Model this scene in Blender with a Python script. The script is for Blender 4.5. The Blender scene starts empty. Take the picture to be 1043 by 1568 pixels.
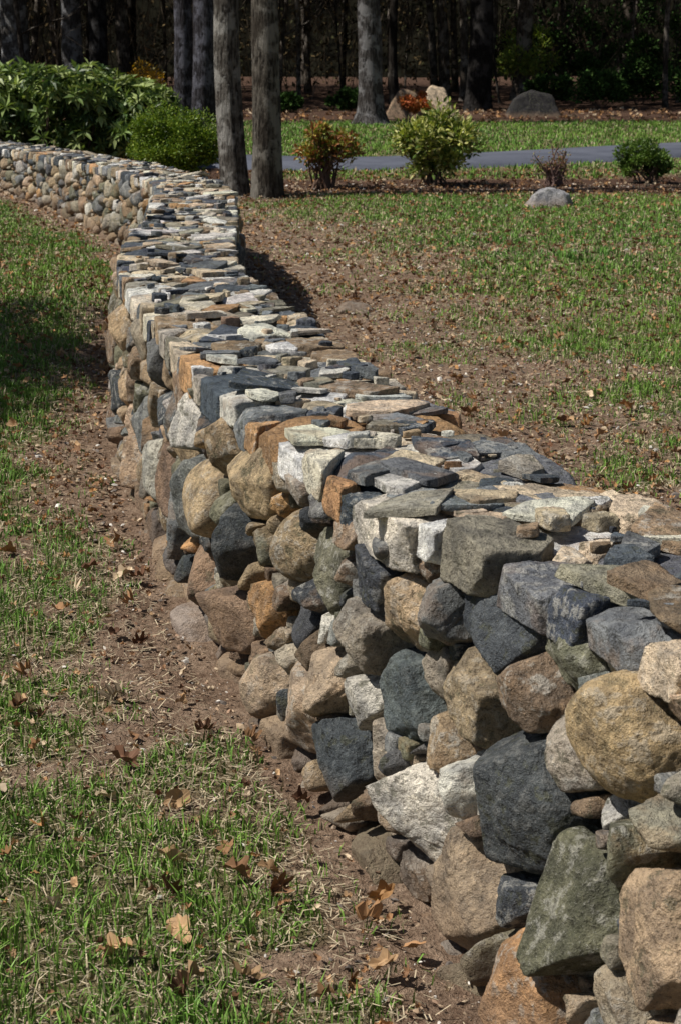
import bpy, bmesh, math
import numpy as np
R=np.random.default_rng(7)
PI=math.pi
# ------------------------------------------------------------------ noise
def _h(ix,iy,iz,seed):
    n=(ix.astype(np.int64)*374761393+iy.astype(np.int64)*668265263+iz.astype(np.int64)*2147483647+seed*1274126177)&0xffffffff
    n=((n^(n>>13))*1274126177)&0xffffffff
    n=((n^(n>>16))*2246822519)&0xffffffff
    n=n^(n>>15)
    return (n&0xffffff)/float(0xffffff)
def vn(P,seed=0):
    F=np.floor(P).astype(np.int64); f=P-F; f=f*f*(3-2*f)
    x,y,z=F[:,0],F[:,1],F[:,2]; fx,fy,fz=f[:,0],f[:,1],f[:,2]
    def L(a,b,t): return a+(b-a)*t
    return L(L(L(_h(x,y,z,seed),_h(x+1,y,z,seed),fx),L(_h(x,y+1,z,seed),_h(x+1,y+1,z,seed),fx),fy),
             L(L(_h(x,y,z+1,seed),_h(x+1,y,z+1,seed),fx),L(_h(x,y+1,z+1,seed),_h(x+1,y+1,z+1,seed),fx),fy),fz)
def fbm(P,o=4,seed=0):
    a=0;w=.5;t=0
    for i in range(o):
        a=a+w*vn(P*(2.03**i)+i*17.3,seed+i); t+=w; w*=.5
    return a/t
def fb2(x,y,s,o=3,seed=0):
    return fbm(np.stack([x*s,y*s,np.zeros_like(x)+seed*3.7],1),o,seed)
def sst(a,b,x):
    t=np.clip((x-a)/(b-a),0,1); return t*t*(3-2*t)
# ------------------------------------------------------------------ mesh accumulator
class Acc:
    def __init__(s): s.V=[];s.F=[];s.C=[];s.R=[];s.n=0
    def add(s,V,F,C,mi=0,rnd=0.):
        V=np.asarray(V,float);F=np.asarray(F)
        s.V.append(V)
        C=np.asarray(C,float)
        if C.ndim==1: C=np.tile(C[:3],(len(V),1))
        s.C.append(C[:,:3]); s.R.append(np.zeros(len(V))+rnd)
        s.F.append((F+s.n,mi)); s.n+=len(V)
    def build(s,name,mats,smooth=True):
        V=np.concatenate(s.V);C=np.concatenate(s.C);Rn=np.concatenate(s.R)
        me=bpy.data.meshes.new(name)
        me.vertices.add(len(V)); me.vertices.foreach_set('co',V.astype(np.float32).ravel())
        li=np.concatenate([f.ravel() for f,_ in s.F]); 
        tot=np.concatenate([np.full(len(f),f.shape[1]) for f,_ in s.F])
        mi=np.concatenate([np.full(len(f),m) for f,m in s.F])
        st=np.concatenate([[0],np.cumsum(tot)[:-1]])
        me.loops.add(len(li)); me.loops.foreach_set('vertex_index',li.astype(np.int32))
        me.polygons.add(len(tot)); me.polygons.foreach_set('loop_start',st.astype(np.int32)); me.polygons.foreach_set('loop_total',tot.astype(np.int32))
        for m in mats: me.materials.append(m)
        me.polygons.foreach_set('material_index',mi.astype(np.int32))
        me.polygons.foreach_set('use_smooth',np.full(len(tot),smooth))
        me.update(calc_edges=True)
        a=me.attributes.new('Col','FLOAT_COLOR','POINT'); a.data.foreach_set('color',np.concatenate([C,np.ones((len(C),1))],1).astype(np.float32).ravel())
        b=me.attributes.new('rnd','FLOAT','POINT'); b.data.foreach_set('value',Rn.astype(np.float32))
        ob=bpy.data.objects.new(name,me); bpy.context.scene.collection.objects.link(ob)
        return ob
def nrm(v): return v/np.maximum(np.linalg.norm(v,axis=-1,keepdims=True),1e-9)
def inst(acc,tv,tf,pos,X,Y,Z,col,mi=0):
    n=len(pos);k=len(tv)
    V=pos[:,None,:]+tv[None,:,0,None]*X[:,None,:]+tv[None,:,1,None]*Y[:,None,:]+tv[None,:,2,None]*Z[:,None,:]
    F=(tf[None]+(np.arange(n)*k)[:,None,None]).reshape(-1,tf.shape[1])
    C=np.repeat(col,k,axis=0)
    acc.add(V.reshape(-1,3),F,C,mi,np.repeat(R.random(n),k))
# ------------------------------------------------------------------ node helper
def newmat(name):
    m=bpy.data.materials.new(name); m.use_nodes=True; nt=m.node_tree
    b=nt.nodes['Principled BSDF']; b.inputs['Roughness'].default_value=.85
    b.inputs['Specular IOR Level'].default_value=.25
    return m,nt,b
class NT:
    def __init__(s,nt): s.nt=nt
    def n(s,t,**kw):
        x=s.nt.nodes.new(t)
        for k,v in kw.items(): setattr(x,k,v)
        return x
    def l(s,a,b): s.nt.links.new(a,b)
    def noise(s,vec,scale,detail=4,rough=.55):
        x=s.n('ShaderNodeTexNoise')
        x.inputs['Scale'].default_value=scale;x.inputs['Detail'].default_value=detail;x.inputs['Roughness'].default_value=rough
        if vec is not None: s.l(vec,x.inputs['Vector'])
        return x.outputs[0]
    def ramp(s,val,a,b,va=0.,vb=1.):
        x=s.n('ShaderNodeMapRange'); x.interpolation_type='SMOOTHSTEP'
        for i,v in enumerate((a,b,va,vb)): x.inputs[i+1].default_value=v
        s.l(val,x.inputs[0]); return x.outputs[0]
    def mix(s,f,a,b,bt='MIX'):
        x=s.n('ShaderNodeMix'); x.data_type='RGBA'; x.blend_type=bt
        for idx,v in ((0,f),(6,a),(7,b)):
            if isinstance(v,(int,float)): x.inputs[idx].default_value=v
            elif isinstance(v,tuple): x.inputs[idx].default_value=(*v,1)
            else: s.l(v,x.inputs[idx])
        return x.outputs[2]
    def math(s,op,a,b=0.,c=None):
        x=s.n('ShaderNodeMath',operation=op)
        for i,v in enumerate((a,b) if c is None else (a,b,c)):
            if isinstance(v,(int,float)): x.inputs[i].default_value=v
            else: s.l(v,x.inputs[i])
        return x.outputs[0]
    def attr(s,name,o='Color'):
        x=s.n('ShaderNodeAttribute'); x.attribute_name=name; return x.outputs[o]
    def bump(s,h,dist,strength=1.):
        x=s.n('ShaderNodeBump'); x.inputs['Distance'].default_value=dist; x.inputs['Strength'].default_value=strength
        s.l(h,x.inputs['Height']); return x.outputs[0]
# ---- stone material
def mat_stone(name='fieldstone'):
    m,nt,b=newmat(name); T=NT(nt)
    pos=T.n('ShaderNodeNewGeometry').outputs['Position']; rnd=T.attr('rnd','Fac'); col=T.attr('Col')
    off=T.n('ShaderNodeCombineXYZ'); T.l(T.math('MULTIPLY',rnd,57.),off.inputs[0]);T.l(T.math('MULTIPLY',rnd,31.),off.inputs[1]);T.l(T.math('MULTIPLY',rnd,83.),off.inputs[2])
    va=T.n('ShaderNodeVectorMath',operation='ADD'); T.l(pos,va.inputs[0]);T.l(off.outputs[0],va.inputs[1]); v=va.outputs[0]
    n1=T.noise(v,13,5,.6); n2=T.noise(v,70,5,.72); n3=T.noise(v,300,2,.6); n4=T.noise(v,8,5,.65); n6=T.noise(v,24,5,.72)
    r2=T.math('FRACT',T.math('MULTIPLY',rnd,7.13)); r3=T.math('FRACT',T.math('MULTIPLY',rnd,17.7))
    c=T.mix(T.ramp(n1,.36,.62),T.mix(1.,col,(.66,.66,.67),'MULTIPLY'),T.mix(1.,col,(1.3,1.27,1.21),'MULTIPLY'))
    c=T.mix(T.math('MULTIPLY',T.ramp(n4,.48,.62,0,.6),T.ramp(r2,.45,.9)),c,T.mix(.55,c,(.42,.25,.12)))      # iron staining on some stones
    c=T.mix(T.math('MULTIPLY',T.ramp(n6,.52,.60,0,.8),T.ramp(r3,.15,.9,.0,1.)),c,T.mix(.65,c,(.58,.56,.50)))      # pale mineral / lichen crust
    c=T.mix(T.math('MULTIPLY',T.ramp(n6,.46,.38,0,.65),T.ramp(r2,.8,.2)),c,(.095,.097,.06)) # olive-grey lichen
    c=T.mix(T.ramp(n2,.36,.47,.75,0),c,T.mix(1.,c,(.34,.33,.32),'MULTIPLY'))
    c=T.mix(T.ramp(n2,.56,.66,0,.8),c,T.mix(1.,c,(1.6,1.58,1.5),'MULTIPLY'))
    c=T.mix(T.ramp(n3,.60,.70,0,.6),c,T.mix(.4,c,(.62,.60,.56))); c=T.mix(T.ramp(n3,.38,.31,0,.6),c,(.025,.025,.025))
    sx=T.n('ShaderNodeSeparateXYZ'); T.l(pos,sx.inputs[0])
    zz=T.math('ADD',sx.outputs[2],T.math('MULTIPLY',n1,-.16))
    c=T.mix(T.ramp(zz,-.07,.06,.55,0),c,(.26,.18,.12))                   # soil splash at the foot
    T.l(c,b.inputs['Base Color'])
    hgt=T.math('ADD',T.math('MULTIPLY',n6,.6),T.math('ADD',T.math('MULTIPLY',n2,.42),T.math('MULTIPLY',n3,.08)))
    T.l(T.bump(hgt,.038,1.),b.inputs['Normal']); b.inputs['Roughness'].default_value=.8; b.inputs['Specular IOR Level'].default_value=.2
    return m
def mat_col(name,rough=.6,trans=0.,var=0.3):
    m,nt,b=newmat(name); T=NT(nt); c=T.attr('Col')
    if var>0:
        pos=T.n('ShaderNodeNewGeometry').outputs['Position']
        n=T.noise(pos,60,2)
        c=T.mix(T.ramp(n,.3,.7,var,0),c,T.mix(1.,c,(.5,.5,.5),'MULTIPLY'))
    T.l(c,b.inputs['Base Color']); b.inputs['Roughness'].default_value=rough
    if trans>0:
        tr=T.n('ShaderNodeBsdfTranslucent'); T.l(T.mix(1.,c,(1.1,1.2,.5),'MULTIPLY'),tr.inputs[0])
        ms=T.n('ShaderNodeMixShader'); ms.inputs[0].default_value=trans
        T.l(b.outputs[0],ms.inputs[1]);T.l(tr.outputs[0],ms.inputs[2]);T.l(ms.outputs[0],nt.nodes['Material Output'].inputs[0])
    return m
def mat_diff(name):
    m,nt,b=newmat(name); T=NT(nt); d=T.n('ShaderNodeBsdfDiffuse'); T.l(T.attr('Col'),d.inputs[0]); nt.nodes.remove(b); T.l(d.outputs[0],nt.nodes['Material Output'].inputs[0]); return m
def mat_bark():
    m,nt,b=newmat('bark'); T=NT(nt); c=T.attr('Col')
    pos=T.n('ShaderNodeNewGeometry').outputs['Position']
    mp=T.n('ShaderNodeMapping'); mp.inputs['Scale'].default_value=(1,1,.2); T.l(pos,mp.inputs[0])
    n=T.noise(mp.outputs[0],34,5,.65); n2=T.noise(pos,3.5,5,.65)
    c2=T.mix(T.ramp(n,.40,.58),T.mix(1.,c,(.2,.19,.19),'MULTIPLY'),c)
    c2=T.mix(T.ramp(n2,.5,.6,0,.8),c2,T.mix(1.,c,(2.0,2.1,2.2),'MULTIPLY'))
    c2=T.mix(T.ramp(n2,.48,.4,0,.7),c2,T.mix(1.,c,(.35,.32,.3),'MULTIPLY'))
    T.l(c2,b.inputs['Base Color']); T.l(T.bump(n,.06,1.),b.inputs['Normal']); b.inputs['Roughness'].default_value=.9; b.inputs['Specular IOR Level'].default_value=.1
    return m
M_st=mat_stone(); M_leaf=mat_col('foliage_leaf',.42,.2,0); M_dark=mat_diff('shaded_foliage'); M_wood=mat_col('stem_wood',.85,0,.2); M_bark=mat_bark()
M_grass=mat_col('grass_blade',.5,0,0); M_dry=mat_col('dry_leaf',.7,0,.35); M_chip=mat_diff('chip')
# ------------------------------------------------------------------ wall path (left foot of the wall, metres)
cp=np.array([(1.4,-1.2),(1.14,-.2),(.80,1.0),(.52,2.0),(.34,2.66),(.13,3.31),(-.08,3.87),(-.29,4.54),(-.48,5.2),(-.7,6.2),(-.97,7.5),(-1.1,8.8),(-1.2,10.9),(-1.5,13.8),(-2.4,17.),(-3.83,20.7),(-5.8,23.4),(-8.6,25.6),(-12,27.5)])
def crom(P,m=12):
    Q=np.vstack([2*P[0]-P[1],P,2*P[-1]-P[-2]]);o=[]
    for i in range(1,len(Q)-2):
        for t in np.arange(m)/m:
            a,b,c,d=Q[i-1:i+3]
            o.append(.5*((2*b)+(c-a)*t+(2*a-5*b+4*c-d)*t*t+(3*b-a-3*c+d)*t**3))
    o.append(P[-1]); return np.array(o)
path=crom(cp); seg=np.linalg.norm(np.diff(path,axis=0),axis=1); S=np.concatenate([[0],np.cumsum(seg)]); L=S[-1]
def frame(s,off=-.075):
    x=np.interp(s,S,path[:,0]);y=np.interp(s,S,path[:,1])
    e=.12;x0=np.interp(s-e,S,path[:,0]);y0=np.interp(s-e,S,path[:,1]);x1=np.interp(s+e,S,path[:,0]);y1=np.interp(s+e,S,path[:,1])
    T=np.array([x1-x0,y1-y0]);T/=np.linalg.norm(T);N=np.array([-T[1],T[0]])
    return np.array([x,y])+N*off,T,N
def yof(s): return np.interp(s,S,path[:,1])
def sof(y): return np.interp(y,path[:,1],S)
def wh(s): return np.interp(yof(s),[-2,2.4,3.4,7,13,20,30],[.78,.78,.75,.74,.67,.50,.48])
def lean(s): return np.interp(yof(s),[1.,2.4,2.9,3.6],[.10,.10,.09,.0])
W=.5
def wall_x(y):
    return np.interp(y,path[:,1],path[:,0])
sl=np.gradient(path[:,0],path[:,1])
def wdist(x,y):
    xl=wall_x(y); c=1/np.sqrt(1+np.interp(y,path[:,1],sl)**2)
    return (xl-x)*c,(x-xl)*c-W-.07
# ------------------------------------------------------------------ stones
ICO={}
for lv in (1,2,3,4,5):
    bm=bmesh.new(); bmesh.ops.create_icosphere(bm,subdivisions=lv+1,radius=1); bm.verts.ensure_lookup_table()
    ICO[lv]=(nrm(np.array([v.co[:] for v in bm.verts])),np.array([[v.index for v in f.verts] for f in bm.faces])); bm.free()
def stone(lv,n,h,p,amp=.03,chips=6,fine=.004,cut=(.74,.98),ext=None):
    D,F=ICO[lv]; n=nrm(np.array(n,float));h=np.array(h,float)
    if ext is not None:
        e=np.array(ext,float); D=nrm(D*e)
    def gauge(D,n,h):
        q=np.maximum(D@n.T,1e-4)/h; m=q.max(1); return 1/(m*((q/m[:,None])**p).sum(1)**(1/p))
    if chips:
        cn=R.normal(size=(chips,3))
        if ext is not None: cn=cn/(e/e.max())**.6
        cn=nrm(cn)
        Ds=ICO[2][0] if ext is None else nrm(ICO[2][0]*e); r0=gauge(Ds,n,h); sup=((Ds*r0[:,None])@cn.T).max(0)
        n=np.vstack([n,cn]);h=np.concatenate([h,sup*R.uniform(cut[0],cut[1],chips)])
    r=gauge(D,n,h)
    P=D*r[:,None]; o=R.random(3)*100
    if ext is None: P=P*(1+amp*2*(fbm(D*1.9+o,2)-.5))[:,None]
    Dn=D if ext is None else nrm(P/e**1.5)
    if lv>=3:
        k=1. if p>12 else .3
        g=np.abs(fbm(P*26+o+9,3)-.5)
        st=vn(P*14+o*2); st=sst(.48,.56,st)+sst(.66,.72,st)
        P=P+Dn*(k*(-fine*2.4*g+fine*.9*st))[:,None]
        if lv>=4: P=P+Dn*(fine*1.1*(fbm(P*95+o,2)-.5))[:,None]
    return P,F
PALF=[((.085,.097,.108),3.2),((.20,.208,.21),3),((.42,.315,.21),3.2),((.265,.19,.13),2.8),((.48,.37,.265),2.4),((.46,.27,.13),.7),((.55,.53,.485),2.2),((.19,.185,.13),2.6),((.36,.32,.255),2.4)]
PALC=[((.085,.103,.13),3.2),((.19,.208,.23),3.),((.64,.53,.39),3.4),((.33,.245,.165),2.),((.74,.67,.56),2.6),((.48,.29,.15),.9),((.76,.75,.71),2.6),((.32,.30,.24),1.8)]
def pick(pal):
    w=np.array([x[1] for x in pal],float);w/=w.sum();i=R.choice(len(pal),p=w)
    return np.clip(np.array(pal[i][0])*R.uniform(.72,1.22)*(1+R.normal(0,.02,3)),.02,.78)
def seeds_fast(x0,x1,y0,y1,radii,k,asp,forced=()):
    P=np.zeros((60000,2));Q=np.zeros(60000);m=0
    for (fx,fy,fr) in forced: P[m]=(fx/asp,fy);Q[m]=fr;m+=1
    for r,frac in radii:
        area=(x1-x0)*(y1-y0)/asp; n=int(area*frac/(PI*r*r)*8)+3
        cand=np.stack([R.uniform(x0,x1,n)/asp,R.uniform(y0,y1,n)],1); rr=r*R.uniform(.85,1.15,n)
        for c,q in zip(cand,rr):
            if m and ((P[:m,0]-c[0])**2+(P[:m,1]-c[1])**2<(k*(Q[:m]+q))**2).any(): continue
            P[m]=c;Q[m]=q;m+=1
    return P[:m],Q[:m]
def cells(P,Q,x0,x1,y0,y1,asp):
    out=[]
    for i in range(len(P)):
        poly=[(x0/asp,y0),(x1/asp,y0),(x1/asp,y1),(x0/asp,y1)]
        d=P-P[i]; dd=(d**2).sum(1); nb=np.argsort(dd)[1:24]
        for j in nb:
            ax,ay=float(d[j,0]),float(d[j,1]); c=float((dd[j]+Q[i]**2-Q[j]**2)/2)+ax*float(P[i][0])+ay*float(P[i][1])
            new=[]
            m=len(poly)
            fs=[ax*q[0]+ay*q[1]-c for q in poly]
            if max(fs)<=0: continue
            for k in range(m):
                p=poly[k];q=poly[(k+1)%m];fp=fs[k];fq=fs[(k+1)%m]
                if fp<=0: new.append(p)
                if fp*fq<0:
                    t=fp/(fp-fq); new.append((p[0]+(q[0]-p[0])*t,p[1]+(q[1]-p[1])*t))
            poly=new
            if len(poly)<3: break
        if len(poly)<3: continue
        A=np.array(poly); A[:,0]*=asp
        x,y=A[:,0],A[:,1];x2,y2=np.roll(x,-1),np.roll(y,-1);cr=x*y2-x2*y;ar=cr.sum()/2
        if abs(ar)<.0005: continue
        cx=((x+x2)*cr).sum()/(6*ar);cy=((y+y2)*cr).sum()/(6*ar)
        out.append((A,np.array([cx,cy]),abs(ar),i))
    return out
def edgeplanes(A,c,shrink):
    n=[];h=[]
    for k in range(len(A)):
        p=A[k]-c;q=A[(k+1)%len(A)]-c;e=q-p;l=np.hypot(*e)
        if l<.006: continue
        nn=np.array([e[1],-e[0]])/l; hh=nn@p
        if hh<0: nn=-nn;hh=-hh
        n.append(nn);h.append(max(hh-shrink,.01))
    return n,h
wall=Acc()
def lod(s,face=True):
    y=yof(s)
    if y<1.9: return 2
    if y<3.9: return 5 if face else 4
    if y<8.0: return 4
    if y<14: return 3
    return 2
# a few landmark stones on the near face: (distance along, height, radius, round?, colour)
MARK=[(sof(2.72),.56,.12,True,(.46,.345,.20)),(sof(4.0),.14,.125,False,(.44,.34,.25)),(sof(2.85),.05,.125,False,(.50,.29,.15)),(sof(3.5),.36,.095,False,(.13,.155,.16)),
      (sof(3.15),.10,.12,False,(.36,.28,.20)),(sof(2.5),.34,.11,False,(.46,.34,.23)),(sof(2.40),.60,.10,False,(.50,.50,.51)),(sof(4.8),.12,.10,False,(.34,.28,.18))]
def face_side(side):
    x0,x1,z0,z1=0,L,-.12,.70
    rad=[(.125,.11),(.10,.28),(.078,.5),(.058,.8),(.038,1.)] 
    fc=[(a,b,c) for a,b,c,_,_ in MARK] if side>0 else []
    P,Q=seeds_fast(x0,x1,z0,z1,rad,.82,1.12,fc)
    cs=cells(P,Q,x0,x1,z0,z1,1.12)
    for A,c,ar,ci in cs:
        s=c[0]; hz=(wh(s)-.055)/.70; size=math.sqrt(ar)
        lv=lod(s) if side>0 else min(lod(s),3)
        if lv==5 and size<.12: lv=4
        batter=(.05*(1-c[1]/.7)-lean(s)*np.clip(c[1]/.7,0,1)) if side>0 else .02*(1-c[1]/.7)
        org,T,N=frame(s)
        if side<0:
            org=org-N*W; N=-N; 
        A2=A.copy(); A2[:,1]*=hz; c2=np.array([c[0],c[1]*hz])
        n2,h2=edgeplanes(A2,c2,R.uniform(.002,.009))
        mk=side>0 and ci<len(MARK)
        rnd_st=(R.random()<.08) if not mk else MARK[ci][3]
        n=[[a[0],a[1],R.uniform(-.05,.2)] for a in n2]; h=list(h2)
        prot=R.uniform(-.03,.03)+size*.08; cd=-.075
        if rnd_st: prot+=.015
        if mk and MARK[ci][3]: prot+=.03
        n.append([R.normal(0,.26),R.normal(.06,.24),1]); h.append(-cd+prot)
        n.append([0,0,-1]);h.append(.11)
        for _ in range(R.integers(1,4)):
            t=R.uniform(.5,1.0);ph=R.uniform(0,2*PI); n.append([math.cos(ph)*t,math.sin(ph)*t,1]); h.append((-cd+prot)*.8+size*.5*t*.5)
        p=R.uniform(4.,6.5) if rnd_st else R.choice([R.uniform(28,45),R.uniform(50,110)])
        Pp,F=stone(lv,n,h,p,.022 if not rnd_st else .03,0 if rnd_st else int(R.integers(7,14)),.004,(.70,.98))
        o=org+N*(cd+batter)
        col=pick(PALF)
        if rnd_st: col=np.array((.46,.35,.22))*R.uniform(.6,1.1)
        if mk: col=np.array(MARK[ci][4])
        V=np.zeros_like(Pp); V[:,:2]=o+Pp[:,0:1]*T+Pp[:,2:3]*N; V[:,2]=c2[1]+Pp[:,1]
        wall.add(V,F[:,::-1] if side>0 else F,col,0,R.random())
        for q in A2:
            if R.random()<.08 and .03<q[1]<.66*hz:
                r=R.uniform(.014,.03); Pp,F=stone(min(lv,3),[[1,0,0],[-1,0,0],[0,1,0],[0,-1,0],[0,0,1],[0,0,-1]],np.array([1,1,.8,.8,1,1])*r,20,.05,6,.0015)
                og,T2,N2=frame(q[0]); 
                if side<0: og=og-N2*W;N2=-N2
                o=og+N2*(R.uniform(-.05,-.015)+batter)
                V=np.zeros_like(Pp); V[:,:2]=o+Pp[:,0:1]*T2+Pp[:,2:3]*N2; V[:,2]=q[1]+Pp[:,1]
                wall.add(V,F,pick(PALF),0,R.random())
face_side(1); face_side(-1)
def vv(s,v): l=lean(s); return l+v*(W-l)/W
# capstones : u along wall, v across
P,Q=seeds_fast(0,L,-.0,W,[(.13,.35),(.09,.6),(.06,.8),(.04,1.)],.82,.95)
for A,c,ar,_ in cells(P,Q,0,L,-.02,W+.02,.95):
    s=c[0]; org,T,N=frame(s); lv=lod(s,True) if c[1]<.2 else lod(s,False)
    A=A.copy(); A[:,1]=vv(s,A[:,1]); c=np.array([c[0],vv(s,c[1])])
    n2,h2=edgeplanes(A,c,R.uniform(.002,.007)); size=math.sqrt(ar)
    edge=c[1]<.13+lean(s) or c[1]>W-.13
    n=[[a[0],a[1],R.uniform(-.12,.12)] for a in n2];h=list(h2)
    th=R.uniform(.03,.05)+(.015 if edge else 0); top=R.uniform(.022,.046)
    n.append([R.normal(0,.06),R.normal(0,.05),1]);h.append(top); n.append([0,0,-1]);h.append(th)
    if R.random()<.4:
        ph=R.uniform(0,2*PI); n.append([math.cos(ph)*.5,math.sin(ph)*.5,1]);h.append(top*.9+size*.12)
    if lv==5 and size<.12: lv=4
    Pp,F=stone(lv,n,h,R.uniform(50,120),.02,int(R.integers(3,8)),.0032,(.82,1.),(size*.5,size*.5,.045))
    o=org-N*c[1]; z=wh(s)-.045+R.uniform(-.014,.012)
    V=np.zeros_like(Pp); V[:,:2]=o+Pp[:,0:1]*T-Pp[:,1:2]*N; V[:,2]=z+Pp[:,2]
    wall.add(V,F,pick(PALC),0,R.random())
# loose flat slabs and chips lying on top
ns=int(L*44)
for i in range(ns):
    s=R.uniform(.2,L-.2); v=vv(s,R.uniform(.04,W-.04)); org,T,N=frame(s); big=R.random()<.42
    r=R.uniform(.045,.09) if big else R.uniform(.010,.035)
    if big and R.random()<.18: r=R.uniform(.09,.14)
    if big: v=np.clip(v,lean(s)+.6*r,W-.6*r)
    th=R.uniform(.005,.012) if big else r*R.uniform(.2,.5)
    ry=r*R.uniform(.5,1.)
    n=[];h=[]
    kk=int(R.integers(3,6))
    for k in range(kk):
        ph=k*2*PI/kk+R.uniform(-.45,.45); n.append([math.cos(ph),math.sin(ph),R.uniform(-.15,.15)]);h.append(r*R.uniform(.55,.95))
    n+= [[0,0,1],[0,0,-1],[1,0,0],[-1,0,0],[0,1,0],[0,-1,0]];h+=[th,th,r*1.1,r*1.1,r*1.1,r*1.1]
    Pp,F=stone(min(lod(s,False),4 if big else 3),n,h,R.uniform(60,120),.03,2,.0014,(.8,1.),(r,r,th*1.6))
    Pp[:,1]*=ry/r
    a=R.uniform(0,2*PI);ca,sa=math.cos(a),math.sin(a)
    Pp[:,:2]=Pp[:,:2]@np.array([[ca,sa],[-sa,ca]])
    tx,ty=R.normal(0,.08,2); Pp[:,2]+=Pp[:,0]*tx+Pp[:,1]*ty
    o=org-N*v; z=wh(s)-.010+th+R.uniform(-.008,.010)
    V=np.zeros_like(Pp); V[:,:2]=o+Pp[:,0:1]*T-Pp[:,1:2]*N; V[:,2]=z+Pp[:,2]
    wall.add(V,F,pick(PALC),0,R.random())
# dark core added inside the wall to block light through the gaps
ss=np.linspace(.05,L-.05,260); V=[]
for s in ss:
    org,T,N=frame(s); h=wh(s)-.08
    for off,z in ((-.07,-.1),(-.10-lean(s),h),(-W+.10,h),(-W+.10,-.1)): V.append([*(org+N*off),z])
F=[]
for i in range(len(ss)-1):
    for k in range(3): F.append([i*4+k,i*4+4+k,i*4+5+k,i*4+1+k])
wall.add(V,F,(.03,.024,.02))
wall.build('dry_stone_wall',[M_st])
# ------------------------------------------------------------------ masks
def gz(x,y):
    return .05*(fb2(x,y,.5,2,5)-.5)*sst(50,20,y)+.022*(fb2(x,y,4,3,6)-.5)
DR=crom(np.array([(-16,31),(-9,29.6),(-4.5,27.6),(-2,26.1),(.3,25.4),(2.6,26.6),(5.2,28.7),(9,31.6),(14,35.5),(24,43)]),8)
def drive_d(x,y):
    d=np.full(len(x),99.)
    for a,b in zip(DR[:-1],DR[1:]):
        e=b-a;t=np.clip(((x-a[0])*e[0]+(y-a[1])*e[1])/(e@e),0,1); d=np.minimum(d,np.hypot(x-a[0]-e[0]*t,y-a[1]-e[1]*t))
    return d
def masks(x,y):
    dl,dr=wdist(x,y); n=fb2(x,y,1.6,3,11); n2=fb2(x,y,5.5,3,12); n3=fb2(x,y,.8,2,14)
    left=sst(.06,.44,dl+(n2-.5)*.5+(n-.5)*.5)*(.15+.85*sst(.33,.53,.35*n+.65*n2+.10*sst(4.5,9,y)+.04*sst(.3,.8,dl)))
    right=sst(.3,3.0,dr+(n-.5)*2.6+(n2-.5)*1.6)*(.15+.85*sst(.38,.60,n*.3+n2*.4+n3*.3+.08*sst(1.5,4,dr)+.09*sst(11,15,y)))
    g=np.where(dl>0,left,np.where(dr>0,right,0))
    mul=sst(20.2,20.7,y+(n-.5)*1.2)*sst(23.0,22.5,y+(n-.5)*1.0-.25*np.clip(x-3,0,9))*sst(-1.6,-.9,x)
    mul=np.maximum(mul,sst(.7,.0,np.hypot((x+1.)/1.1,y-20.3)+(n-.5)*.5))
    mul=np.maximum(mul,sst(38.3,39.3,y+(n-.5)*3))
    mul=np.maximum(mul,sst(1.2,.8,np.abs(y-24.2)/2.2)*sst(1.1,.8,np.abs(x+3.6)/2.8)*(dr>0))
    g=g*(1-mul); g=g*sst(1.05,1.3,drive_d(x,y))
    return g,mul
def axis(c,dmin,half,g,ext):
    a=[c];d=dmin
    while a[-1]<c+ext:
        if a[-1]>c+half: d*=g
        a.append(a[-1]+d)
    b=[c];d=dmin
    while b[-1]>c-ext:
        if b[-1]<c-half: d*=g
        b.append(b[-1]-d)
    return np.array(b[::-1]+a[1:])
gx=axis(-.2,.014,1.5,1.025,500); gy=axis(4.2,.016,1.8,1.018,520)
X,Y=np.meshgrid(gx,gy); x=X.ravel();y=Y.ravel()
g,mul=masks(x,y); z=gz(x,y)
near=sst(14,6,y)
z=z+near*.018*(fb2(x,y,22,3,21)-.5)*(1.4-g)+near*.009*(fb2(x,y,70,2,22)-.5)
dl,dr=wdist(x,y); z=z-.015*np.exp(-(dl/.15)**2)
nx,ny=len(gx),len(gy); i=np.arange(nx*ny).reshape(ny,nx)
F=np.stack([i[:-1,:-1],i[:-1,1:],i[1:,1:],i[1:,:-1]],-1).reshape(-1,4)
gr=Acc(); gr.add(np.stack([x,y,z],1),F,np.stack([g,mul,np.zeros_like(g)],1))
m,nt,b=newmat('ground_soil'); T=NT(nt); sp=T.n('ShaderNodeSeparateColor'); T.l(T.attr('Col'),sp.inputs[0])
pos=T.n('ShaderNodeNewGeometry').outputs['Position']
n1=T.noise(pos,6,6,.65);n2=T.noise(pos,45,5,.7);n3=T.noise(pos,190,3,.7)
soil=T.mix(T.ramp(n1,.3,.7),(.27,.18,.125),(.46,.335,.24)); soil=T.mix(T.ramp(n2,.35,.65),T.mix(1.,soil,(.55,.52,.5),'MULTIPLY'),soil)
soil=T.mix(T.ramp(n3,.58,.7,0,.6),soil,(.56,.46,.35))
th=T.mix(T.ramp(n2,.35,.62),(.08,.09,.03),(.28,.235,.12))
c=T.mix(T.ramp(sp.outputs[0],.2,.95,0,.85),soil,th)
mulc=T.mix(T.ramp(n2,.35,.7),(.05,.03,.022),(.19,.115,.08)); c=T.mix(sp.outputs[1],c,mulc)
T.l(c,b.inputs['Base Color']); T.l(T.bump(T.math('ADD',n2,T.math('MULTIPLY',n3,.35)),.03,1.),b.inputs['Normal']); b.inputs['Roughness'].default_value=.95; b.inputs['Specular IOR Level'].default_value=.05
gr.build('ground',[m])
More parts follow.
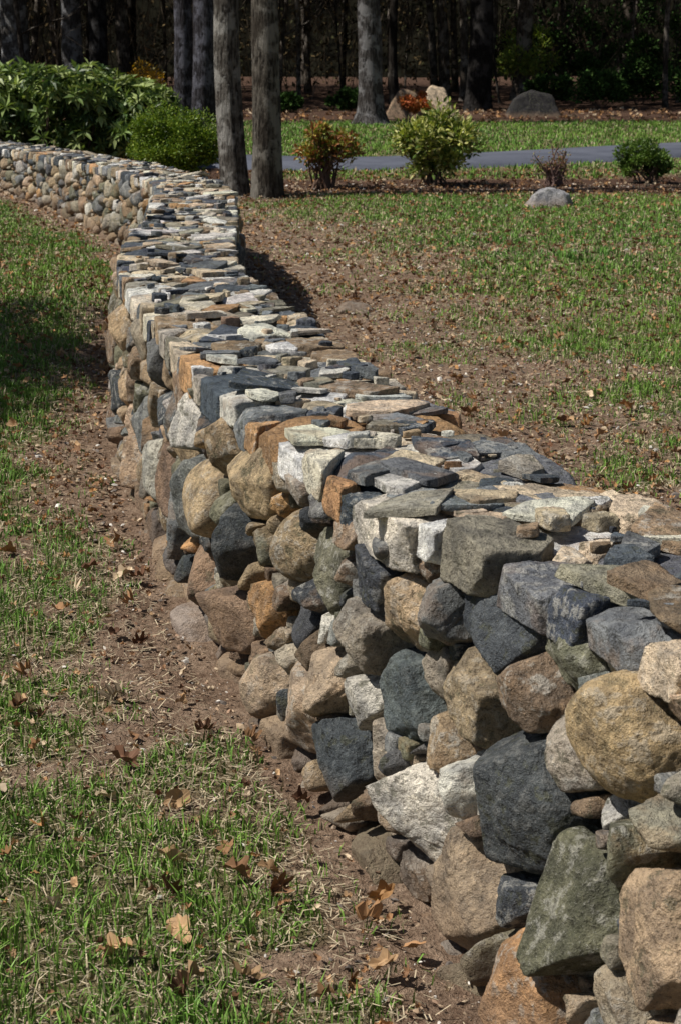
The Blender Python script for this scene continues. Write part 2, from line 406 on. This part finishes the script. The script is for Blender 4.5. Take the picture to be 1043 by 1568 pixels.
# driveway sheet
m,nt,b=newmat('asphalt'); T=NT(nt); pos=T.n('ShaderNodeNewGeometry').outputs['Position']
T.l(T.mix(T.ramp(T.noise(pos,1.5,6,.7),.3,.7),(.08,.088,.115),(.125,.135,.17)),b.inputs['Base Color']); T.l(T.bump(T.noise(pos,200,3),.005),b.inputs['Normal'])
V=[];F=[]
for k,p in enumerate(DR):
    t=nrm(DR[min(k+1,len(DR)-1)]-DR[max(k-1,0)]);nn=np.array([-t[1],t[0]])
    for o,zz in ((-1.12,-.03),(-1.05,.045),(0,.06),(1.05,.045),(1.12,-.03)): V.append([*(p+nn*o),zz])
for k in range(len(DR)-1):
    for j in range(4): F.append([k*5+j,k*5+5+j,k*5+6+j,k*5+1+j])
a=Acc();a.add(V,F,(.1,.1,.1));a.build('driveway',[m])
# ------------------------------------------------------------------ grass
def scat(n,y0,y1,marg=.6):
    y=y0+(y1-y0)*R.random(n); hw=.19*y+marg
    keep=R.random(n)<hw/(.19*y1+marg); y=y[keep];hw=hw[keep]
    x=R.uniform(-1,1,len(y))*hw
    return x,y
BF=np.array([[0,1,3],[0,3,2],[2,3,4]])
ga=Acc()
def blades(n,y0,y1,hh,ww,marg=.6,tuft=.5):
    x,y=scat(n,y0,y1,marg)
    k=len(x)//10
    idx=R.integers(0,k,len(x)); s=.008+.020*R.random(len(x))
    use=R.random(len(x))<tuft
    x=np.where(use,x[idx]+R.normal(0,1,len(x))*s,x);y=np.where(use,y[idx]+R.normal(0,1,len(x))*s,y)
    g,mul=masks(x,y); dl,dr=wdist(x,y)
    n2=fb2(x,y,14,2,44)
    keep=(R.random(len(x))<g*(.15+1.35*n2))&((dl>.015)|(dr>.02)); x,y,g=x[keep],y[keep],g[keep]
    n=len(x); z=gz(x,y)-.004
    h=hh*R.uniform(.4,1.3,n)*(.5+.65*g)*(.6+.8*fb2(x,y,3,2,45)); w=ww*R.uniform(.7,1.3,n)
    a=R.uniform(0,2*PI,n); ln=np.abs(R.normal(0,.6,n)); la=R.uniform(0,2*PI,n)
    Xx=np.stack([np.cos(a)*w,np.sin(a)*w,np.zeros(n)],1)
    ld=np.stack([np.cos(la),np.sin(la),np.zeros(n)],1)
    base=np.stack([x,y,z],1)
    tv=np.zeros((n,5,3)); up=np.array([0,0,1.])
    mid=base+up*(h*.55*np.cos(ln*.6))[:,None]+ld*(h*.55*np.sin(ln*.6))[:,None]
    tip=mid+up*(h*.45*np.cos(ln*1.7))[:,None]+ld*(h*.5*np.sin(ln*1.7))[:,None]
    tv[:,0]=base-Xx*.5;tv[:,1]=base+Xx*.5;tv[:,2]=mid-Xx*.42;tv[:,3]=mid+Xx*.42;tv[:,4]=tip
    t=R.random(n); v=fb2(x,y,.9,2,50)
    col=np.stack([.08+.12*t+.07*v,.215+.16*t+.05*v,.035+.04*t],1)*R.uniform(.55,1.2,n)[:,None]
    st=R.random(n)<(.10+.2*(1-g)); col[st]=np.array([.54,.46,.29])*R.uniform(.5,1.2,st.sum())[:,None]
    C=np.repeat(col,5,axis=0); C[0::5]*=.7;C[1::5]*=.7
    Fc=(BF[None]+(np.arange(n)*5)[:,None,None]).reshape(-1,3)
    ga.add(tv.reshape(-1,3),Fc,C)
blades(120000,2.3,6,.054,.0039,.6,.75)
blades(160000,6,11,.05,.0052,.6,.7)
blades(210000,11,20.8,.048,.009,1.,.6)
blades(110000,20.8,39,.06,.02,1.5,.3)
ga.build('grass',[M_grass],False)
# ------------------------------------------------------------------ litter
def rot_frames(n,tilt):
    a=R.uniform(0,2*PI,n); Z=nrm(np.stack([R.normal(0,tilt,n),R.normal(0,tilt,n),np.ones(n)],1))
    X=np.stack([np.cos(a),np.sin(a),np.zeros(n)],1); X=nrm(X-(X*Z).sum(1)[:,None]*Z); Y=np.cross(Z,X); return X,Y,Z
def leaf_tpl(lobes,depth,seed):
    q=np.random.default_rng(seed); n=lobes*4; V=[[0,0,0]]
    for ring in (.5,1.):
        for i in range(n):
            t=2*PI*i/n; r=1-depth*(.5+.5*math.cos(t*lobes))*(1 if abs(t-PI)>.3 else .3); r*=q.uniform(.85,1.1)*ring
            V.append([math.cos(t)*r,math.sin(t)*r*.62,0])
    V=np.array(V); V[:,2]=1.1*(V[:,1]**2)*q.uniform(.6,1.8)+.45*V[:,0]**2*q.uniform(-1,1)+.16*np.sin(V[:,0]*6+seed)*np.cos(V[:,1]*7)
    F=[[0,i+1,(i+1)%n+1] for i in range(n)]
    for i in range(n): F+= [[i+1,n+i+1,n+(i+1)%n+1],[i+1,n+(i+1)%n+1,(i+1)%n+1]]
    return V,np.array(F)
LT=[leaf_tpl(7,.4,1),leaf_tpl(5,.35,2),leaf_tpl(6,.25,3),leaf_tpl(5,.12,4)]
la=Acc()
DRY=np.array([(.38,.21,.10),(.26,.14,.07),(.50,.32,.17),(.60,.47,.32),(.18,.09,.05),(.46,.25,.10)])
def leaves(n,y0,y1,size,dirt=.5,marg=.6,zup=.014):
    x,y=scat(n,y0,y1,marg); dl,dr=wdist(x,y); g,mul=masks(x,y)
    k=((dl>.03)|(dr>.05))&(R.random(len(x))<(1-dirt*g)); x,y,g=x[k],y[k],g[k]; n=len(x)
    for t in range(4):
        s=np.arange(n)%4==t; xx,yy=x[s],y[s]; m=len(xx)
        if m==0: continue
        Xv,Yv,Zv=rot_frames(m,.5); sc=size*R.uniform(.5,1.2,m)[:,None]
        col=DRY[R.integers(0,len(DRY),m)]*R.uniform(.6,1.15,m)[:,None]
        inst(la,LT[t][0],LT[t][1],np.stack([xx,yy,gz(xx,yy)+zup+g[s]*.012+R.uniform(0,.012,m)],1),Xv*sc,Yv*sc,Zv*sc*R.uniform(.5,1.8,m)[:,None],col)
leaves(340,2.4,6,.036,.0); leaves(3200,2.4,8,.013,.0,zup=.010); leaves(520,6,12,.032,.2); leaves(6000,6,13,.016,.25); leaves(8000,12,21,.024,.35,1.); leaves(2500,20,24,.03,.0,1.); leaves(1500,38,46,.06,0,3)
la.build('fallen_leaves',[M_dry],False)
sa=Acc()
def straw(n,y0,y1,ln,w):
    x,y=scat(n,y0,y1); dl,dr=wdist(x,y); g,mul=masks(x,y); k=((dl>.06)|(dr>.05))&(R.random(len(x))<(.3+.7*sst(0,.4,g))); x,y=x[k],y[k];n=len(x)
    Xv,Yv,Zv=rot_frames(n,.25); l=ln*R.uniform(.4,1.3,n)[:,None]
    tv=np.array([[-.5,-.5,0],[.5,-.5,0],[.5,.5,.0],[-.5,.5,0]]);tf=np.array([[0,1,2,3]])
    col=np.array([.52,.43,.29])*R.uniform(.4,1.25,n)[:,None]
    inst(sa,tv,tf,np.stack([x,y,gz(x,y)+.008+R.uniform(0,.015,n)],1),Xv*l,Yv*w,Zv,col)
straw(42000,2.4,6,.03,.0022); straw(32000,6,12,.035,.003); straw(20000,12,20,.05,.005)
sa.build('dead_grass_thatch',[M_dry],False)
pa=Acc()
PV=nrm(np.array([[1,0,.1],[-.9,.2,0],[.1,1,0],[0,-1,.1],[.1,0,.8],[-.1,.1,-.8],[.6,.6,.35],[-.6,-.5,.4]]))
bm=bmesh.new(); [bm.verts.new(v) for v in PV]; bmesh.ops.convex_hull(bm,input=bm.verts[:]); bm.verts.index_update()
PVv=np.array([v.co[:] for v in bm.verts]);PF=np.array([[v.index for v in f.verts] for f in bm.faces]);bm.free()
CH=np.array([(.32,.22,.15),(.24,.16,.11),(.42,.31,.21),(.30,.23,.17),(.64,.60,.54),(.38,.25,.17),(.20,.17,.15),(.46,.36,.25),(.34,.24,.16)])
def pebbles(n,y0,y1,s0,s1,flat=.5):
    x,y=scat(n,y0,y1); dl,dr=wdist(x,y); g,mul=masks(x,y); k=((dl>-.01)|(dr>-.01))&(R.random(len(x))<(1-.8*g)); x,y=x[k],y[k];n=len(x)
    Xv,Yv,Zv=rot_frames(n,.3); s=(s0+(s1-s0)*R.random(n)**4)[:,None]
    col=CH[R.integers(0,len(CH),n)]*R.uniform(.6,1.2,n)[:,None]
    inst(pa,PVv,PF,np.stack([x,y,gz(x,y)+.004],1),Xv*s,Yv*s*R.uniform(.4,.9,n)[:,None],Zv*s*flat,col)
pebbles(24000,2.4,6,.0025,.012); pebbles(30000,6,12,.004,.02); pebbles(26000,12,22,.006,.03)
pebbles(110,2.4,8,.012,.032,.6)
pa.build('gravel_and_bark_chips',[M_chip],False)
# ------------------------------------------------------------------ tubes / trees
def tube(acc,pts,rad,seg=10,col=(.2,.18,.16),mi=0,rough=0.,flare=0.):
    pts=np.asarray(pts,float);rad=np.asarray(rad,float);n=len(pts)
    t=nrm(np.gradient(pts,axis=0)); ref=np.array([1.,0,0]) if abs(t[0][0])<.8 else np.array([0,1.,0])
    u=nrm(np.cross(t,ref));v=np.cross(t,u); a=np.arange(seg)*2*PI/seg
    rr=np.repeat(rad[:,None],seg,1)
    P=pts[:,None,:]+rr[:,:,None]*(np.cos(a)[None,:,None]*u[:,None,:]+np.sin(a)[None,:,None]*v[:,None,:])
    if rough>0:
        q=np.stack([np.cos(a)[None,:].repeat(n,0)*2.5,np.sin(a)[None,:].repeat(n,0)*2.5,pts[:,2:3].repeat(seg,1)*1.3],-1).reshape(-1,3)+R.random(3)*50
        k=1+rough*2*(fbm(q,3)-.5)
        if flare>0:
            hgt=(pts[:,2:3]-pts[0,2]).repeat(seg,1).ravel(); k=k+flare*np.exp(-hgt/.25)*(.7+.6*np.abs(np.sin(np.tile(a,n)*2.5+R.random()*6)))
        P=pts[:,None,:]+(P-pts[:,None,:])*k.reshape(n,seg,1)
    i=np.arange(n*seg).reshape(n,seg); j=np.roll(i,-1,1)
    F=np.stack([i[:-1],j[:-1],j[1:],i[1:]],-1).reshape(-1,4)
    acc.add(P.reshape(-1,3),F[:,::-1],col,mi,R.random())
LV=np.array([[0,0,0],[.45,.5,.08],[.45,-.5,.08],[1,0,-.08],[.45,0,-.02]]);LF=np.array([[0,4,1],[0,2,4],[4,3,1],[2,3,4]])
QV=np.array([[0,0,0],[.5,.5,0],[1,0,0],[.5,-.5,0]]);QF=np.array([[0,1,2,3]])
def leafset(acc,pos,dirs,ln,wd,col,mi=1,up=.6,quad=False):
    n=len(pos); D=nrm(dirs); Z=nrm(np.stack([R.normal(0,.5,n),R.normal(0,.5,n),np.ones(n)*up],1)+.3*D); Yv=nrm(np.cross(Z,D)); Z=np.cross(D,Yv)
    l=(ln*R.uniform(.65,1.25,n))[:,None]; inst(acc,QV if quad else LV,QF if quad else LF,pos,D*l,Yv*l*(wd/ln),Z*l,col,mi)
def palette(cols,n,v=.25):
    c=np.array(cols); return c[R.integers(0,len(c),n)]*R.uniform(1-v,1+v,n)[:,None]
def branchy(acc,base,d,ln,r,depth,col,mi=0,tips=None,spread=.6,seg=6,upb=.15):
    n=6; pts=[np.array(base)];d=nrm(np.array(d,float))
    for k in range(n-1):
        d=nrm(d+R.normal(0,.12,3)+np.array([0,0,upb*.3])); pts.append(pts[-1]+d*ln/(n-1))
    tube(acc,pts,np.linspace(r,r*.5,n),seg,col,mi)
    if tips is not None and depth<=1: tips.extend(pts[2:])
    if depth>0:
        for k in range(R.integers(2,5)):
            i=R.integers(2,n); dd=nrm(d+R.normal(0,spread,3)+np.array([0,0,upb])); branchy(acc,pts[i],dd,ln*R.uniform(.5,.8),r*.5,depth-1,col,mi,tips,spread,max(seg-1,4),upb)
def tree(name,x,y,r,h,lean=(0,0),col=(.2,.19,.18),seg=24,fine=True,limbs=7,flare=.35,lo=4.5,leaves=0,llen=.25):
    acc=Acc(); zz=np.concatenate([np.linspace(-.1,4,40 if fine else 12),np.linspace(4.4,h,14)])
    t=zz/h; wob=R.normal(0,.05,2)
    px=x+lean[0]*zz+wob[0]*np.sin(zz*.8);py=y+lean[1]*zz+wob[1]*np.sin(zz*.7+1)
    tube(acc,np.stack([px,py,zz],1),r*(1-.8*np.clip(t,0,1)**1.1),seg,col,0,.09 if fine else .05,flare)
    tips=[]
    for k in range(limbs):
        z0=R.uniform(lo,h*.95) if R.random()<.7 or fine else R.uniform(lo,lo+3); i=np.argmin(abs(zz-z0)); a=R.uniform(0,2*PI)
        branchy(acc,(px[i],py[i],zz[i]),(math.cos(a),math.sin(a),.8 if lo>3 else .3),h*llen*R.uniform(.6,1.1),r*.35*(1.2-z0/h),2,col,0,tips,.55,6)
    if leaves and tips:
        tp=np.array(tips); idx=R.integers(0,len(tp),leaves); p=tp[idx]+R.normal(0,.25,(leaves,3))
        leafset(acc,p,R.normal(0,1,(leaves,3)),.16,.09,palette([(.06,.10,.03),(.09,.13,.035)],leaves))
    return acc.build(name,[M_bark,M_leaf])
tree('tree',-1.155,20.35,.15,15,(.014,.01),(.175,.16,.14),32,leaves=1500,lo=6,flare=.25)
tree('tree',-.79,20.15,.158,16,(.002,-.01),(.125,.11,.09),32,leaves=1500,lo=6,flare=.25)
tree('tree',-3.3,39,.2,17,(-.01,0),(.07,.067,.078)); tree('tree',-2.75,37.6,.24,18,(.0,0),(.065,.062,.072))
tree('tree',-9.2,53,.42,20,(-.01,0),(.2,.195,.19)); tree('tree',-7.4,52,.3,20,(0,0),(.15,.145,.145)); tree('tree',-6.6,51,.26,20,(0,0),(.03,.028,.027))
tree('tree',.62,37.8,.25,19,(-.035,0),(.12,.112,.108),32,flare=.8); tree('tree',3.3,45,.3,19,(.0,0),(.025,.022,.02))
wx=R.uniform(-17,19,70); wy=R.uniform(47,72,70)
for i in range(70):
    r=R.choice([.035,.07,.12,.18,.25],p=[.3,.3,.2,.15,.05]); tree('tree',wx[i],wy[i],r,R.uniform(12,19) if r>.06 else R.uniform(5,8),(R.normal(0,.05),0),np.array((.11,.092,.075))*R.uniform(.2,1.7),10,False,4,.3,3.2 if r>.1 else 1.2,llen=.25 if r>.1 else .18)
# ------------------------------------------------------------------ shrubs
def shrub(name,c,r,nl,ln,wd,cols,lumps=22,stems=8,stemcol=(.12,.09,.07),inner=.35,low=.15,hollow=0.,mleaf=None,zmin=-.15):
    acc=Acc(); c=np.array(c,float); r=np.array(r,float)
    D=nrm(R.normal(size=(lumps,3))); D[:,2]=np.maximum(D[:,2]+.25,zmin-R.random(lumps)*.3)+hollow; 
    lc=c+D*r*R.uniform(.35,.85,lumps)[:,None]; lc[:,2]=np.maximum(lc[:,2],c[2]-r[2]+low); lr=R.uniform(.22,.42,lumps)*min(r[0],r[1]*1.3,r[2]*1.2)
    idx=R.integers(0,lumps,nl); d=nrm(R.normal(size=(nl,3))); d[:,2]=d[:,2]*.8+.2
    p=lc[idx]+d*lr[idx][:,None]*R.uniform(inner,1.05,nl)[:,None]; k=p[:,2]>.02;p=p[k];d=d[k];idx=idx[k]
    lumpb=R.uniform(.75,1.25,lumps)[idx][:,None]
    leafset(acc,p,d+R.normal(0,.5,d.shape)+np.array([0,0,.25]),ln,wd,palette(cols,len(p))*lumpb)
    for i in range(stems):
        q=lc[i%lumps]; b=np.array([c[0]+R.normal(0,.07),c[1]+R.normal(0,.07),0.]); mpt=(b+q)/2+R.normal(0,.05,3)*r; tube(acc,[b,mpt,q,q+(q-mpt)*.4],[.014,.011,.007,.003],5,stemcol,0)
        for _ in range(4):
            dd=nrm(q-b+R.normal(0,.5,3)); tube(acc,[mpt,mpt+dd*r[2]*.35,mpt+dd*r[2]*.7+R.normal(0,.03,3)],[.006,.004,.002],4,stemcol,0)
    return acc.build(name,[M_wood,mleaf or M_leaf],False)
# rhododendron with whorled leaves
acc=Acc(); nW=3800; lum=70
cx=R.uniform(-7.6,-2.45,lum); cy=R.uniform(24.2,26.2,lum); hz=np.interp(cx,[-8,-5,-3.6,-2.9,-2.3],[1.55,1.55,1.48,1.3,.9])*R.uniform(.55,1.06,lum)
idx=R.integers(0,lum,nW); d=nrm(R.normal(size=(nW,3))); d[:,2]=np.abs(d[:,2]); rr=R.uniform(.25,.45,lum)
p=np.stack([cx[idx],cy[idx],hz[idx]-rr[idx]*1.0],1)+d*rr[idx][:,None]*R.uniform(.7,1.12,nW)[:,None]
lowm=R.random(nW)<.4; p[lowm,2]*=R.uniform(.15,1,lowm.sum())
tv=8; P8=np.repeat(p,tv,0); d8=np.repeat(d,tv,0); a=np.tile(np.arange(tv)*2*PI/tv,nW)+np.repeat(R.random(nW)*6,tv)
u=nrm(np.cross(d8,np.array([.3,.2,.9])));v=np.cross(d8,u); dirs=u*np.cos(a)[:,None]+v*np.sin(a)[:,None]+d8*.45+np.array([0,0,-.12])
wc=np.repeat(palette([(.16,.23,.07),(.22,.29,.09),(.34,.40,.16),(.05,.09,.025)],nW,.35),tv,0)
leafset(acc,P8,dirs,.155,.06,wc*R.uniform(.8,1.2,len(P8))[:,None],1,1.)
for i in range(lum): tube(acc,[(cx[i]+R.normal(0,.2),cy[i],0),(cx[i],cy[i],hz[i]*.5),(cx[i],cy[i],hz[i]*.95)],[.025,.018,.008],5,(.1,.07,.05),0)
acc.build('rhododendron_shrub',[M_wood,M_leaf],False)
shrub('boxwood_shrub',(-1.98,22.1,.36),(.62,.55,.42),28000,.035,.022,[(.13,.21,.025),(.18,.26,.03),(.24,.30,.04),(.07,.13,.02)],70,6,low=.05,zmin=-.6)
shrub('azalea_shrub',(-.2,21.3,.40),(.46,.4,.28),2400,.06,.035,[(.24,.26,.05),(.38,.30,.07),(.40,.17,.06),(.16,.21,.04),(.28,.11,.05)],24,20,(.16,.10,.07),.2,.2,.05)
shrub('pieris_shrub',(1.11,21.8,.42),(.54,.45,.40),8000,.08,.034,[(.34,.38,.08),(.52,.52,.16),(.2,.27,.06),(.60,.58,.26),(.08,.13,.025)],54,12,(.14,.1,.07),.2,.05,zmin=-.6)
shrub('bare_twig_shrub',(2.5,21.7,.22),(.28,.26,.22),420,.035,.018,[(.22,.2,.06),(.26,.13,.08)],26,30,(.2,.13,.11),.1,.05,.2)
shrub('low_evergreen_shrub',(3.65,22.1,.22),(.42,.35,.22),6500,.045,.02,[(.09,.16,.03),(.14,.21,.04),(.06,.11,.02)],30,8,low=.05,zmin=-.5)
shrub('red_leaf_shrub',(1.5,38.0,.3),(.42,.4,.28),2500,.07,.035,[(.50,.14,.05),(.36,.09,.03),(.5,.22,.08)],16,6)
shrub('forsythia_shrub',(-4.7,46,.5),(.6,.6,.5),1500,.08,.04,[(.60,.34,.02),(.5,.27,.02),(.2,.16,.03)],16,14)
shrub('spring_green_shrub',(5.2,53,1.0),(.9,.7,.9),3000,.12,.05,[(.24,.32,.04),(.16,.24,.05),(.32,.34,.07)],22,10)
for (x,y,r,h) in [(6.5,47,.9,.7),(7.8,49,1.1,.9),(9.2,48,1.1,1.0),(5.6,50,.8,.6),(.2,45,.6,.4),(-1.4,44,.7,.35),(7.5,54,1.4,2.2),(9.8,56,1.5,2.6),(6.2,57,1.2,2.)]:
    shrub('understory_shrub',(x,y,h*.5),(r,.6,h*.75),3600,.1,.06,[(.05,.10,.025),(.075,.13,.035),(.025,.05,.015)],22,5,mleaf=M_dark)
shrub('holly_tree',(-3.75,9.6,2.0),(1.25,2.6,1.9),14000,.09,.05,[(.04,.08,.02),(.06,.1,.03)],70,12,(.12,.1,.08),.2,.1)
# rocks
def rock(name,x,y,sx,sy,sz,col,seed,chips=9,p=26,lv=4,cut=(.74,.98)):
    n=[[1,.1,.35],[-1,.1,.5],[0,1,.2],[.1,-1,.5],[.25,-.1,1],[-.5,0,1],[0,0,-1]]; h=[.42*sx,.42*sx,.42*sy,.42*sy,sz,sz*1.02,sz*.6]
    P,F=stone(lv,n,h,p,.06,chips,.006,cut); a=Acc(); P[:,0]+=x;P[:,1]+=y; a.add(P,F,col,0,seed); return a.build(name,[M_st])
rock('rock',2.13,18.95,.62,.4,.18,(.34,.34,.36),.3)
rock('flat_rock',.05,11.6,.6,.34,.035,(.24,.2,.17),.5)
rock('boulder',1.40,40.5,.95,.6,.58,(.26,.18,.12),.57,3,30,4,(.88,1.))
rock('boulder',2.05,40.8,1.0,.6,.66,(.62,.49,.35),.57,2,30,4,(.88,1.))
rock('boulder',4.3,41.8,1.3,.9,.52,(.028,.026,.028),.57,3,30,4,(.85,1.))
# ------------------------------------------------------------------ woods
ca=Acc(); n=70000
px=R.uniform(-44,24,n);py=R.uniform(43.5,68,n);pz=R.uniform(4.0,15,n)
k=fbm(np.stack([px*.35,py*.35,pz*.5],1),2,3)>.44; p=np.stack([px,py,pz],1)[k]
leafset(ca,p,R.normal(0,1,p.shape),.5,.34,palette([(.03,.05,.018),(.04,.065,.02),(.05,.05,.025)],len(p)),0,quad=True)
ca.build('shade_canopy',[M_dark],False)  # unseen leaf mass overhead, added to shade the woods
th=Acc(); n=2600
px=R.uniform(-22,24,n);py=R.uniform(52,76,n)
L0=R.uniform(.6,3.2,n); a=R.normal(0,.6,n)
D=np.stack([np.sin(a),R.normal(0,.1,n),np.cos(a)],1)
tvv=np.array([[-.5,0,0],[.5,0,0],[.2,0,1],[-.2,0,1]]); w=R.uniform(.01,.03,n)[:,None]
inst(th,tvv,np.array([[0,1,2,3]]),np.stack([px,py,R.uniform(-.1,2.2,n)],1),np.array([[1,.0,0]])*w,np.zeros((n,3)),D*L0[:,None],palette([(.10,.075,.05),(.14,.11,.08),(.04,.033,.027)],n,.5))
n=34000; px=R.uniform(-22,26,n);py=R.uniform(52,76,n);pz=R.uniform(0,6,n)**1.
k=fbm(np.stack([px*.45,py*.3,pz*.6],1),3,8)>np.interp(px,[-22,2,7,26],[.50,.52,.40,.36]); p=np.stack([px,py,pz],1)[k]
g_=np.clip((p[:,0]-3)/4,0,1)[:,None]
cl=palette([(.08,.058,.03),(.045,.045,.022),(.11,.08,.04)],len(p),.5)*(1-g_)+palette([(.03,.065,.02),(.055,.10,.03),(.015,.03,.012)],len(p),.5)*g_
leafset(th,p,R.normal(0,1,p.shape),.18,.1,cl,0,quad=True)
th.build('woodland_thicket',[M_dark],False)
sxs=np.linspace(-90,90,120);sz=np.linspace(0,1,24)
A,B=np.meshgrid(sxs,sz);q=np.stack([A.ravel()*.25,B.ravel()*6,np.zeros(A.size)],1); nn=fbm(q,4,4)
V=np.stack([A.ravel(),82+B.ravel()*14+nn*7,-.5+B.ravel()*(19+6*nn)],1)
i=np.arange(A.size).reshape(A.shape);F=np.stack([i[:-1,:-1],i[:-1,1:],i[1:,1:],i[1:,:-1]],-1).reshape(-1,4)
m,nt,b=newmat('wooded_slope'); T=NT(nt); pos=T.n('ShaderNodeNewGeometry').outputs['Position']
T.l(T.mix(T.ramp(T.noise(pos,1.1,6,.7),.4,.65),(.003,.003,.0025),(.016,.015,.010)),b.inputs['Base Color']); b.inputs['Roughness'].default_value=1.; b.inputs['Specular IOR Level'].default_value=0  # near-black colours stand in for the deep shade of the woods
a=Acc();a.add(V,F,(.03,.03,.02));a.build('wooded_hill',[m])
# ------------------------------------------------------------------ light, sky, camera
sc=bpy.context.scene
to=np.array([-.93,-.2,0]);to/=np.linalg.norm(to);el=math.radians(54); d=np.array([*(to[:2]*math.cos(el)),math.sin(el)])
from mathutils import Vector
Ld=bpy.data.lights.new('sun','SUN');Ld.energy=5.0;Ld.angle=math.radians(.5);Ld.color=(1,.955,.88)
so=bpy.data.objects.new('sun',Ld);sc.collection.objects.link(so);so.rotation_euler=Vector(d).to_track_quat('Z','Y').to_euler()
w=bpy.data.worlds.new('World');sc.world=w;w.use_nodes=True;nt=w.node_tree
sk=nt.nodes.new('ShaderNodeTexSky');sk.sky_type='NISHITA';sk.sun_disc=False;sk.sun_elevation=el;sk.sun_rotation=math.atan2(d[0],d[1])
bg=nt.nodes['Background'];nt.links.new(sk.outputs[0],bg.inputs[0]);bg.inputs[1].default_value=.05
cd=bpy.data.cameras.new('camera');co=bpy.data.objects.new('camera',cd);sc.collection.objects.link(co);sc.camera=co
co.location=(0,0,1.67); cd.sensor_fit='VERTICAL';cd.sensor_height=24;cd.lens=2790/1568*24
co.rotation_euler=(PI/2-math.atan(724/2790),0,0); cd.clip_end=2000;cd.clip_start=.05
cd.dof.use_dof=True;cd.dof.focus_distance=4.8;cd.dof.aperture_fstop=11
sc.view_settings.view_transform='Standard';sc.view_settings.look='None';sc.view_settings.exposure=0
